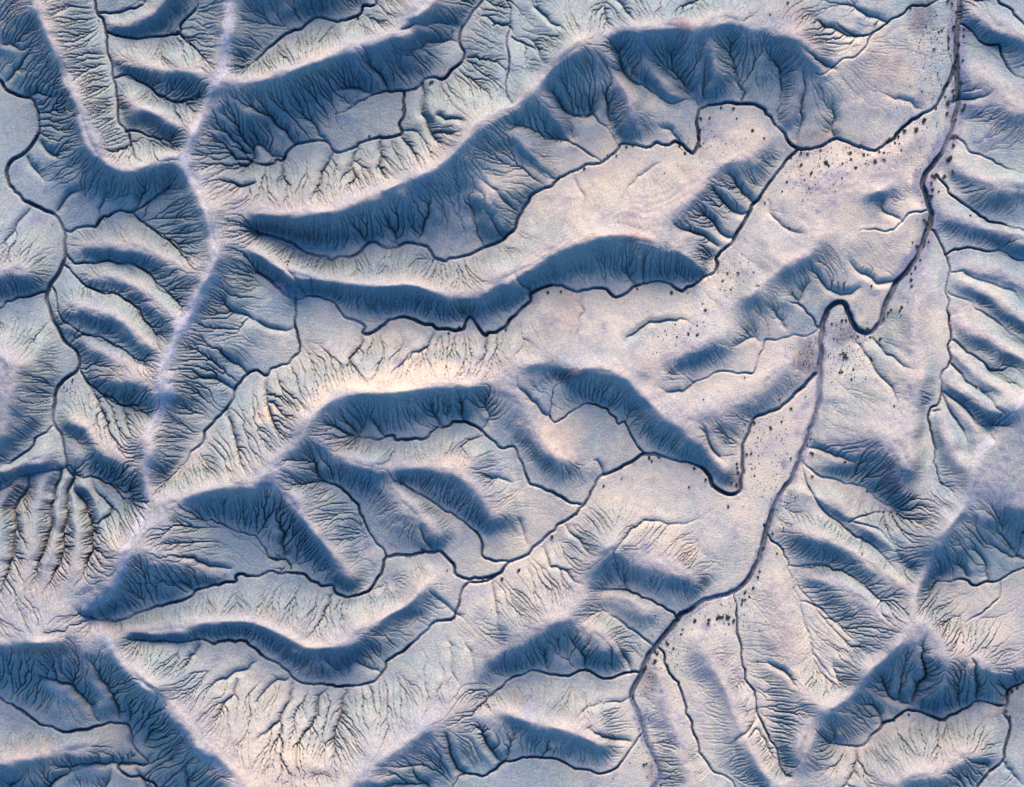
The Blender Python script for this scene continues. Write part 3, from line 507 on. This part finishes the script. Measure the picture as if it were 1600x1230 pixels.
    stamp(gn,[((w,d),l) for w,d,l in B['gul']],gx,gy,lambda a:2.4,
          lambda a,d,f:GNAR*a[1]*np.clip(1-d/2.0,0,1)*np.clip((1-f)*2.5,0,1)*np.clip(f*4+.5,0,1))
    z=z-gn
    # incised channels
    cw=lambda w:(w*.26+.35)*px
    cd=np.zeros_like(z)
    stamp(cd,[(w,l) for n,w,l in B['chl']],gx,gy,lambda w:cw(w)+2,
          lambda w,d,f:(0.75+.11*w)*np.clip((cw(w)+1.0-d)/1.25,0,1)*np.clip((1-f)*4,0.3,1))
    wm=.45+.75*sstep(noise(z.shape,26,rng)+.35*noise(z.shape,9,rng),-.8,.9)
    B['wm']=wm
    z=z-cd*wm
    return z,A,cd
# ------------------------------------------------------------------ run the survey and the erosion
GDEP=.9; GNAR=.45; NA=3.0; RN=.6; NC,KC,DC,A0C=10,0.022,0.12,1.6; NF,KF,DF,A0F=6,0.05,0.015,0.35; RILL,AR=.14,0.9
T0=time.time()
B=build(log=lambda *a:None); Z,AREA,CD=erode_all(B,log=lambda *a:None)
gx,gy,rng=B['gx'],B['gy'],B['rng']; NY,NX=Z.shape
print('terrain',round(time.time()-T0,1),'s',NX,NY)
def height(x,y):
    i=np.clip(gx(x),0,NX-1.001); j=np.clip(gy(y),0,NY-1.001); a=int(i); b=int(j); u=i-a; v=j-b
    return (Z[b,a]*(1-u)+Z[b,a+1]*u)*(1-v)+(Z[b+1,a]*(1-u)+Z[b+1,a+1]*u)*v
def ground_at(p):
    z=5.0
    for _ in range(6):
        x,y=world(p,z); z=float(height(x,y))
    return x,y,z
# soil maps (kinds of ground, each with an edge of its own; cream also holds a vignette)
def blob_map(blobs, rough=14):
    yy,xx=np.mgrid[0:NY,0:NX]; m=np.zeros(Z.shape)
    n1=noise(Z.shape,rough,rng)*.55+noise(Z.shape,4,rng)*.35
    for px_,py_,rx,ry,rot,st in blobs:
        x0,y0=world((px_,py_),8); c,s_=math.cos(math.radians(rot)),math.sin(math.radians(rot))
        X=(xx-gx(x0))*B['CELL']/S; Y=-(yy-gy(y0))*B['CELL']/S
        d=np.hypot((X*c+Y*s_)/rx,(-X*s_+Y*c)/ry)
        m=np.maximum(m,st*sstep(1.3-d+n1*.5,0,1.0))
    return m
SILT=blob_map([(1448,25,22,40,10,1),(1328,522,34,24,0,1),(1262,560,22,42,8,.9),(1148,752,16,16,0,.9),(1010,1075,14,30,0,.7),(1020,1205,16,30,0,.7),(1590,1100,40,60,0,.7),(1278,215,34,24,0,.6),(1345,225,26,16,0,.4)])
BROWN=blob_map([(1066,44,22,14,0,.9),(898,586,34,9,-8,.9),(985,374,32,9,5,.8),(1390,745,10,30,0,.7),(80,1010,40,10,0,.8),(1100,908,12,14,0,.7),(690,130,8,40,0,.4),(940,150,26,6,-20,.6),(998,100,8,30,15,.6),(985,350,18,40,0,.35),(880,500,26,60,15,.35),(1260,60,60,60,0,.25),(1250,20,40,16,0,.3),(1220,1000,30,30,0,.2),(810,1090,14,12,0,.5),(1380,110,50,60,0,.3),(70,860,90,90,0,.32),(30,780,50,50,0,.25)])
OCHRE=blob_map([(600,600,130,14,-4,.7),(700,580,90,20,0,.6),(415,650,30,14,-15,.55),(235,722,50,20,0,.25),(500,625,40,14,-30,.6),(868,672,38,60,-30,.75),(1000,300,90,70,0,.2),(180,1150,60,20,40,.5),(420,1180,90,40,0,.35),(60,1190,60,30,0,.4),(1380,470,40,30,0,.4),(1420,90,30,60,10,.3),(920,330,60,40,0,.25),(1070,860,40,30,0,.3)],30)
cap=np.zeros_like(Z)
r1=B['rgl'][10][1]; wide=(r1[:,1]<48)&(r1[:,1]>-8)
stamp(cap,[(8,r1[(r1[:,1]>=48)]),(15,r1[wide]),(5,r1[(r1[:,1]<=-8)&(r1[:,1]>-35)]),(8,r1[r1[:,1]<=-35]),(8,B['rgl'][11][1]+np.array([-1.5,-1.5,0])),
 (8.5,[l for r,l in B['rgl'] if r==8 and l[0,0]>200][0][:260])],gx,gy,lambda a:a,lambda a,d,f:(1-d/a)*(np.clip((1-f)*2.2,0,1) if a==8.5 else 1))
CAP=(cap>.02)*sstep(cap+noise(Z.shape,12,rng)*.4+noise(Z.shape,4,rng)*.2,.38,.56)
CREAM=blob_map([(1000,360,330,240,0,.9),(1180,620,260,260,0,1),(1360,300,180,260,0,1),(900,860,330,170,0,.75),(1200,1030,260,200,0,.75),(620,560,260,90,0,.8),(1540,1000,120,160,0,.8),(400,1120,260,120,0,.7),(250,700,120,90,0,.7),(560,300,200,60,0,.6),(1420,1180,160,80,0,.9),(1010,1150,160,120,0,.8)],60)  # pale silt zones; their gaps also put a vignette into the soil colour
fl=np.zeros_like(Z); stamp(fl,[(1,l[l[:,1]>45]) for n_,w_,l in B['chl'][:1]]+[(0,l[(l[:,1]<=45)]) for n_,w_,l in B['chl'][:1]],gx,gy,lambda a:16 if a else 8,lambda a,d,f:1-d/(16 if a else 8))
FLOOR=sstep(fl+noise(Z.shape,12,rng)*.25+noise(Z.shape,4,rng)*.12,.15,.6)
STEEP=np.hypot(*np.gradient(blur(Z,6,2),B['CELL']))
print('maps',round(time.time()-T0,1))
# ------------------------------------------------------------------ materials
def mat(name):
    m=bpy.data.materials.new(name); m.use_nodes=True; n=m.node_tree; n.nodes.clear()
    o=n.nodes.new('ShaderNodeOutputMaterial'); b=n.nodes.new('ShaderNodeBsdfPrincipled')
    b.inputs['Roughness'].default_value=.95; b.inputs['Specular IOR Level'].default_value=.08
    n.links.new(b.outputs[0],o.inputs[0]); return m,n,b
def N(n,t,**k):
    x=n.nodes.new(t)
    for a,v in k.items(): setattr(x,a,v)
    return x
def mixc(n,f,a,b,mode='MIX'):
    x=N(n,'ShaderNodeMix',data_type='RGBA',blend_type=mode)
    for sock,v in ((0,f),(6,a),(7,b)):
        if hasattr(v,'links') or hasattr(v,'is_output'): n.links.new(v,x.inputs[sock])
        else: x.inputs[sock].default_value=v
    return x.outputs[2]
def attr(n,name): 
    a=N(n,'ShaderNodeAttribute',attribute_name=name); return a.outputs['Fac']
def ramp(n,v,a,b,lo=0,hi=1):
    m=N(n,'ShaderNodeMapRange',interpolation_type='SMOOTHSTEP'); n.links.new(v,m.inputs[0])
    for i,x in enumerate((a,b,lo,hi)): m.inputs[i+1].default_value=x
    return m.outputs[0]
def tex(n,scale,detail=4,rough=.6):
    g=N(n,'ShaderNodeNewGeometry'); t=N(n,'ShaderNodeTexNoise'); t.inputs['Scale'].default_value=scale; t.inputs['Detail'].default_value=detail; t.inputs['Roughness'].default_value=rough
    n.links.new(g.outputs['Position'],t.inputs['Vector']); return t.outputs[0]
def soil_material():
    m,n,b=mat('badland_soil')
    silt=(.335,.455,.385,1); cream=(.63,.635,.44,1); crust=(.375,.39,.325,1); shale=(.18,.29,.25,1); cap_=(.42,.47,.46,1); ochre=(.58,.54,.38,1); brown=(.26,.19,.16,1); grey=(.13,.135,.15,1)
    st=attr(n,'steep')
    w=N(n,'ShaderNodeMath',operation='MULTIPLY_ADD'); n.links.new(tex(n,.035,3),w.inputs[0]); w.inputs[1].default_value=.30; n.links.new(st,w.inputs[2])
    c=mixc(n,ramp(n,w.outputs[0],.28,.80,0,.72),mixc(n,attr(n,'cream'),silt,cream),shale)  # steep faces: shale, darkened to temper lit slopes and deepen their shade
    hm=N(n,'ShaderNodeMath',operation='MULTIPLY_ADD'); n.links.new(tex(n,.05,4),hm.inputs[0]); hm.inputs[1].default_value=.5; n.links.new(attr(n,'high'),hm.inputs[2])
    c=mixc(n,ramp(n,hm.outputs[0],.60,1.25,0,.65),c,crust)
    # beds of shale: faint level bands
    g=N(n,'ShaderNodeNewGeometry'); sx=N(n,'ShaderNodeSeparateXYZ'); n.links.new(g.outputs['Position'],sx.inputs[0])
    cz=N(n,'ShaderNodeMath',operation='MULTIPLY_ADD'); n.links.new(tex(n,.05,2),cz.inputs[0]); cz.inputs[1].default_value=1.6; n.links.new(sx.outputs[2],cz.inputs[2])
    bt=N(n,'ShaderNodeTexNoise',noise_dimensions='1D'); bt.inputs['Scale'].default_value=1.7; bt.inputs['Detail'].default_value=3
    n.links.new(cz.outputs[0],bt.inputs['W'])
    c=mixc(n,ramp(n,bt.outputs[0],.35,.7,0,.30),c,(.40,.37,.42,1))
    c=mixc(n,attr(n,'ochre'),c,ochre)
    cp=N(n,'ShaderNodeMath',operation='MULTIPLY'); n.links.new(attr(n,'cap'),cp.inputs[0]); n.links.new(ramp(n,bt.outputs[0],.35,.6,.35,.95),cp.inputs[1])
    c=mixc(n,cp.outputs[0],c,cap_)
    bm=N(n,'ShaderNodeMath',operation='MULTIPLY'); n.links.new(attr(n,'brown'),bm.inputs[0]); bm.inputs[1].default_value=.75
    c=mixc(n,bm.outputs[0],c,brown)
    gm=N(n,'ShaderNodeMath',operation='MULTIPLY'); n.links.new(attr(n,'silt'),gm.inputs[0]); gm.inputs[1].default_value=.7
    c=mixc(n,gm.outputs[0],c,grey)
    fm=N(n,'ShaderNodeMath',operation='MULTIPLY'); n.links.new(attr(n,'floor'),fm.inputs[0]); n.links.new(ramp(n,tex(n,.5,4),.25,.6,.45,.95),fm.inputs[1])
    c=mixc(n,fm.outputs[0],c,(.27,.30,.34,1))
    # patches and grain
    c=mixc(n,.75,c,mixc(n,ramp(n,tex(n,.06,6,.65),.3,.7),(.36,.41,.52,1),(.64,.58,.52,1)),'SOFT_LIGHT')
    c=mixc(n,.5,c,mixc(n,ramp(n,tex(n,.35,5,.7),.3,.7),(.40,.40,.42,1),(.62,.60,.58,1)),'SOFT_LIGHT')
    c=mixc(n,.9,c,mixc(n,ramp(n,tex(n,1.3,3,.75),.28,.72),(.30,.30,.31,1),(.72,.71,.70,1)),'SOFT_LIGHT')
    n.links.new(c,b.inputs['Base Color'])
    bp=N(n,'ShaderNodeBump'); bp.inputs['Strength'].default_value=.8; bp.inputs['Distance'].default_value=.4
    n.links.new(tex(n,1.6,4,.7),bp.inputs['Height']); n.links.new(bp.outputs[0],b.inputs['Normal'])
    return m
def bed_material(name,ca,cb):
    m,n,b=mat(name)
    c=mixc(n,ramp(n,tex(n,.7,4),.35,.68),ca,cb)
    c=mixc(n,ramp(n,tex(n,.07,4),.45,.66,0,.6),c,(.24,.28,.30,1))
    n.links.new(c,b.inputs['Base Color']); b.inputs['Roughness'].default_value=.7
    bp=N(n,'ShaderNodeBump'); bp.inputs['Distance'].default_value=.15; n.links.new(tex(n,1.5),bp.inputs['Height']); n.links.new(bp.outputs[0],b.inputs['Normal'])
    return m
def shrub_material(name,a,b_):
    m,n,b=mat(name); c=mixc(n,ramp(n,tex(n,3.0,2),.35,.65),a,b_); n.links.new(c,b.inputs['Base Color']); return m
SOIL=soil_material(); MUD_SHADE=bed_material('mud_and_wall_shade',(.055,.08,.105,1),(.12,.15,.175,1)); WASH=bed_material('wash_silt',(.07,.11,.12,1),(.18,.235,.24,1))  # dark stream mud; on the channel walls its tone paints in shade
# ------------------------------------------------------------------ terrain meshes
X2=np.repeat((-XE+B['CELL']*np.arange(NX))[None],NY,0); Y2=np.repeat((-YE+B['CELL']*np.arange(NY))[:,None],NX,1)
VERT=np.stack([X2.ravel(),Y2.ravel(),Z.ravel()],1).astype(np.float32)
ids=np.arange(NX*NY).reshape(NY,NX)
QUAD=np.stack([ids[:-1,:-1],ids[:-1,1:],ids[1:,1:],ids[1:,:-1]],-1).reshape(-1,4)
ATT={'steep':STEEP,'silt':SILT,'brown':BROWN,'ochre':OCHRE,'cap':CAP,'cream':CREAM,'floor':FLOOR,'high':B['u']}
def mesh_from(name, quads, material, smooth=True):
    u,inv=np.unique(quads.ravel(),return_inverse=True)
    me=bpy.data.meshes.new(name); me.vertices.add(len(u)); me.vertices.foreach_set('co',VERT[u].ravel())
    k=len(quads); me.loops.add(4*k); me.loops.foreach_set('vertex_index',inv.astype(np.int32).ravel())
    me.polygons.add(k); me.polygons.foreach_set('loop_start',np.arange(0,4*k,4,dtype=np.int32)); me.polygons.foreach_set('loop_total',np.full(k,4,dtype=np.int32))
    me.polygons.foreach_set('use_smooth',np.ones(k,dtype=bool))
    for a,v in ATT.items():
        at=me.attributes.new(a,'FLOAT','POINT'); at.data.foreach_set('value',v.ravel()[u].astype(np.float32))
    me.materials.append(material); me.update(calc_edges=True); me.validate()
    o=bpy.data.objects.new(name,me); COL.objects.link(o); return o
# faces of the channel floors and lower walls belong to the stream beds
BED=np.full((NY-1,NX-1),-1); bd=np.full((NY-1,NX-1),9e9)
BEDS=[i for i,c in enumerate(B['chl']) if c[1]>=3]
for i in BEDS:
    nme,w_,l=B['chl'][i]; R=(w_*.27+.35)*S/B['CELL']+(.45 if w_>=5 else .2); WM=B['wm']
    X=gx(l[:,0])-.5; Y=gy(l[:,1])-.5; ix=np.rint(X).astype(int); iy=np.rint(Y).astype(int)
    _,u=np.unique(iy*100000+ix,return_index=True); X,Y,ix,iy=X[u],Y[u],ix[u],iy[u]; q=int(R)+1
    for dy in range(-q,q+1):
        for dx in range(-q,q+1):
            jx=ix+dx; jy=iy+dy; d=np.hypot(jx-X,jy-Y); ok=(jx>=0)&(jy>=0)&(jx<NX-1)&(jy<NY-1); ok[ok]&=d[ok]<=R*(.25+.72*WM[jy[ok],jx[ok]])
            jx,jy,d=jx[ok],jy[ok],d[ok]; better=d<bd[jy,jx]-1e-9
            BED[jy[better],jx[better]]=i; bd[jy[better],jx[better]]=d[better]
BF=BED.ravel()
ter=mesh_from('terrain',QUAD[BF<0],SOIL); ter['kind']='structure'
ter['label']='pale silt and blue-grey shale badland ridges cut by rills'; ter['category']='terrain'
BEDLAB={'main_wash':'wide dry wash winding from the upper right corner to the lower middle','left_wash':'dark winding wash along the left edge of the picture'}
for i in BEDS:
    qs=QUAD[BF==i]
    if not len(qs): continue
    nme=B['chl'][i][0]
    o=mesh_from('stream_bed',qs,WASH if nme=='main_wash' else MUD_SHADE); o['kind']='structure'
    if nme in BEDLAB: o['label']=BEDLAB[nme]
print('mesh',round(time.time()-T0,1))
# ------------------------------------------------------------------ the country beyond the picture
def surround():
    step=6.0; ext=1300.0
    xs=np.unique(np.concatenate([np.arange(-ext,ext+1,step*4),np.arange(-XE-120,XE+120,step)])); ys=np.unique(np.concatenate([np.arange(-ext,ext+1,step*4),np.arange(-YE-120,YE+120,step)]))
    X,Y=np.meshgrid(xs,ys); cx=np.clip(X,-XE,XE-.5); cy=np.clip(Y,-YE,YE-.5)
    zi=Z[np.clip(np.rint(gy(cy)).astype(int),0,NY-1),np.clip(np.rint(gx(cx)).astype(int),0,NX-1)]
    d=np.hypot(X-cx,Y-cy); t=sstep(d,0,90)
    hills=9+5*np.sin(X*.021+2*np.sin(Y*.011))+4*np.sin(Y*.034+1.7*np.sin(X*.013+1))+2.5*np.sin(X*.06+Y*.045)
    zz=zi*(1-t)+hills*t-.35
    n=len(xs); m=len(ys); vid=np.arange(n*m).reshape(m,n)
    inside=(np.abs(X)<XE-2.5)&(np.abs(Y)<YE-2.5)
    f=[]
    for j in range(m-1):
        for i in range(n-1):
            if inside[j,i] and inside[j,i+1] and inside[j+1,i] and inside[j+1,i+1]: continue
            f.append((int(vid[j,i]),int(vid[j,i+1]),int(vid[j+1,i+1]),int(vid[j+1,i])))
    zz[inside]-=6
    me=bpy.data.meshes.new('hills'); me.from_pydata(np.stack([X.ravel(),Y.ravel(),zz.ravel()],1).tolist(),[],f)
    me.polygons.foreach_set('use_smooth',[True]*len(f))
    at=me.attributes.new('steep','FLOAT','POINT'); at.data.foreach_set('value',np.full(n*m,.3,dtype=np.float32))
    me.materials.append(SOIL); o=bpy.data.objects.new('hills',me); COL.objects.link(o)
    o['kind']='structure'; o['label']='bare badland hills going on beyond the picture'
surround()
# ------------------------------------------------------------------ shrubs
random.seed(11)
def shrub_mesh(name, seed, material, leaves=150):
    """a rounded desert shrub of radius 1: stubby woody stems under an uneven dome of small leaf clumps"""
    r=random.Random(seed); v=[]; f=[]
    lobes=[(r.uniform(-.42,.42),r.uniform(-.42,.42),r.uniform(.3,.55),r.uniform(.38,.62)) for _ in range(6)]+[(0,0,.45,.6)]
    for k in range(5):                                   # stems
        a=k*1.257+r.uniform(-.4,.4); x,y=.45*math.cos(a),.45*math.sin(a); b=len(v); w_=.05
        v+= [(-w_,0,-.15),(w_,0,-.15),(0,w_*1.6,-.15),(x-w_*.5,y,.5),(x+w_*.5,y,.5),(x,y+w_*.8,.5)]
        f+= [(b,b+1,b+4,b+3),(b+1,b+2,b+5,b+4),(b+2,b,b+3,b+5)]
    for k in range(leaves):
        lx,ly,lz,lr=r.choice(lobes); th=r.uniform(0,6.283); ph=math.acos(r.uniform(-.35,1)); q=lr*r.uniform(.62,1.08)
        c=(lx+q*math.sin(ph)*math.cos(th), ly+q*math.sin(ph)*math.sin(th), max(.02,lz+q*.85*math.cos(ph)))
        s_=r.uniform(.09,.20); a=r.uniform(0,6.283); ti=r.uniform(-.9,.9); b=len(v)
        ux,uy,uz=math.cos(a)*math.cos(ti),math.sin(a)*math.cos(ti),math.sin(ti); wx,wy=-math.sin(a),math.cos(a)
        for p,q2 in ((-1,0),(0,-.6),(1,0),(0,.6)):
            v.append((c[0]+s_*(p*ux+q2*wx),c[1]+s_*(p*uy+q2*wy),c[2]+s_*p*uz+s_*q2*.3))
        f.append((b,b+1,b+2,b+3))
    me=bpy.data.meshes.new(name); me.from_pydata(v,[],f); me.materials.append(material); return me
GREEN=shrub_material('dark_shrub_leaves',(.03,.04,.034,1),(.075,.085,.06,1)); RUST=shrub_material('rusty_shrub_leaves',(.06,.04,.025,1),(.11,.075,.04,1))
SHM=[shrub_mesh('shrub_foliage',s_,GREEN) for s_ in range(6)]+[shrub_mesh('shrub_foliage',20,RUST)]
ALL=[]
for t_,v_ in SH.items():
    for i in range(0,len(v_),3):
        p=P(t_,v_[i],v_[i+1])[0]; ALL.append((p[0],p[1],v_[i+2]))
ALL.sort(key=lambda a:-a[2])
REG=[ # (x0,y0,x1,y1, where)
 (1400,0,1600,62,'on the dark flat, top right'),
 (1462,62,1600,140,'along the straight upper wash near the right edge'),
 (1462,140,1600,200,'where two washes meet near the right edge'),
 (1440,200,1600,262,'on the wash bank below the right-hand confluence'),
 (1430,262,1600,330,'in the widened wash at the right where the bed bends'),
 (1425,330,1600,420,'beside the narrow right-hand wash above its long bend'),
 (1370,150,1462,225,'on the outer bank of the curved tributary, upper right'),
 (1305,200,1370,260,'in the row below the tributary bank, upper right'),
 (1200,200,1305,330,'on the pale flat beside the upper right tributary'),
 (1355,400,1450,500,'on the bank above the hairpin loop of the wash'),
 (1290,490,1355,540,'on the grey point bar inside the hairpin loop'),
 (1355,500,1420,570,'just below the hairpin loop of the wash'),
 (1290,540,1355,600,'in the cluster on pale ground below the hairpin loop'),
 (1200,560,1290,700,'beside the steep tributary left of the main wash'),
 (1215,640,1300,830,'on the right bank of the main wash below the loop'),
 (1150,640,1215,800,'along the tributary with the square bend, right of centre'),
 (1080,690,1155,800,'in the square bend of the tributary, right of centre'),
 (1080,400,1200,520,'dotted over the pale flat right of centre'),
 (1020,470,1110,560,'on the pale upland right of centre'),
 (1080,150,1215,300,'on the pale rounded bench, upper middle'),
 (800,150,1100,300,'at the foot of the upper dark fluted slope'),
 (1140,880,1240,960,'on the outer bend of the main wash, lower right'),
 (1100,950,1160,985,'in the tight row by the lower main wash'),
 (1050,940,1100,1000,'on the right bank of the lower main wash'),
 (990,1000,1060,1060,'crowding the lower main wash above its fork'),
 (980,1060,1100,1230,'near the lowest reach of the main wash, bottom'),
 (1560,1040,1600,1230,'by the dark channel at the lower right edge'),
 (400,0,800,240,'along the winding channel in the upper middle left'),
 (500,240,870,560,'along the long scalloped channel left of centre'),
 (860,690,1100,830,'beside the diagonal channel below the centre'),
 (560,800,880,980,'by the confluence channels, lower middle'),
 (0,0,400,420,'beside the left-hand channels near the top left'),
 (0,420,400,800,'beside the left-hand wash at mid height')]
def where(x,y):
    for a,b,c,d,t_ in REG:
        if a<=x<c and b<=y<d: return t_
    return None
def regsize(r): return 'large' if r>=3.4 else ('middling' if r>=2.1 else 'small')
ORD=('first','second','third','fourth','fifth','sixth','seventh','eighth','ninth','tenth','eleventh','twelfth')
GRP={}; small=[]
for k,(x,y,r) in enumerate(ALL):
    if k>=292: small.append((x,y,r)); continue
    w_=where(x,y)
    if w_ is None:
        w_='apart on bare ground '+('upper' if y<410 else 'middle' if y<820 else 'lower')+(' left' if x<533 else ' centre' if x<1067 else ' right')
    rusty=(abs(x-1449)<4 and abs(y-350)<6) or (abs(x-1138)<4 and abs(y-925)<3)
    GRP.setdefault((w_,('rusty' if rusty else 'dark')+' '+regsize(r)),[]).append((x,y,r,k,rusty))
for (w_,kind_),li in GRP.items():
    vert=max(a[1] for a in li)-min(a[1] for a in li)>=max(a[0] for a in li)-min(a[0] for a in li)
    li.sort(key=lambda a:a[1] if vert else a[0]); n_=len(li)
    for q_,(x,y,r,k,rusty) in enumerate(li):
        gxw,gyw,gzw=ground_at((x,y))
        o=bpy.data.objects.new('shrub',SHM[6] if rusty else SHM[k%6]); COL.objects.link(o)
        m=r*S*(1.35 if r<3 else 1.05); rr=random.uniform(.85,1.15)
        o.location=(gxw,gyw,gzw-.06*m); o.scale=(m*rr,m/rr,m*random.uniform(.75,1.05)); o.rotation_euler=(0,0,random.uniform(0,6.28))
        if n_==1: pos=''
        elif n_==2: pos=('upper ','lower ')[q_] if vert else ('left ','right ')[q_]
        elif q_==0: pos='uppermost ' if vert else 'leftmost '
        elif q_==n_-1: pos='lowest ' if vert else 'rightmost '
        else: pos=ORD[q_]+(' down ' if vert else ' rightward ')
        lab=pos+kind_+' shrub '+w_
        if n_>2 and 0<q_<n_-1: lab=kind_+' shrub, '+pos.strip()+', '+w_
        o['label']=lab; o['category']='shrub'; o['group']=kind_+' shrubs '+w_
        if len(lab.split())>16: print('LONG',lab,flush=True)
# tufts too small and too many to count on the pale flats
def tufts():
    r=random.Random(5); v=[]; f=[]
    spots=[(x,y,q) for x,y,q in small]
    for cx,cy,sx,sy,n in ((1275,265,45,30,70),(1450,230,35,120,60),(1460,60,25,50,50),(1330,525,24,18,40),(1325,570,30,30,40),(1130,430,40,40,40),(1180,690,20,60,36),(1060,520,40,30,16),(1220,740,16,80,40),(1140,960,40,20,36),(1040,1010,30,40,40),(1100,230,60,30,30),(1355,240,45,14,34),(1262,555,16,30,30),(1010,1130,12,60,30),(100,610,14,10,14),(230,560,20,40,14)):
        for _ in range(int(n*2)): spots.append((r.gauss(cx,sx*.7),r.gauss(cy,sy*.7),r.uniform(.5,1.15)))
    for x,y,q in spots:
        if not(-10<x<1610 and -10<y<1240): continue
        gx_,gy_,gz_=ground_at((x,y)); m=q*S
        for k in range(9):
            a=r.uniform(0,6.283); d=m*r.uniform(.1,.8); s_=m*r.uniform(.3,.55); b=len(v); h=m*r.uniform(.3,.9)
            cx,cy=gx_+d*math.cos(a),gy_+d*math.sin(a)
            t1=r.uniform(0,6.283)
            v+= [(cx+s_*math.cos(t1+q_*1.571),cy+s_*math.sin(t1+q_*1.571),gz_+h+s_*r.uniform(-.4,.4)) for q_ in range(4)]+[(gx_,gy_,gz_-.05)]
            f+= [(b,b+1,b+2,b+3),(b,b+2,b+4)]
    me=bpy.data.meshes.new('scrub'); me.from_pydata(v,[],f); me.materials.append(GREEN)
    o=bpy.data.objects.new('scrub',me); COL.objects.link(o); o['kind']='stuff'; o['label']='tiny dark scrub tufts speckled over the pale flats by the washes'; o['category']='scrub'
tufts()
print('done',round(time.time()-T0,1))
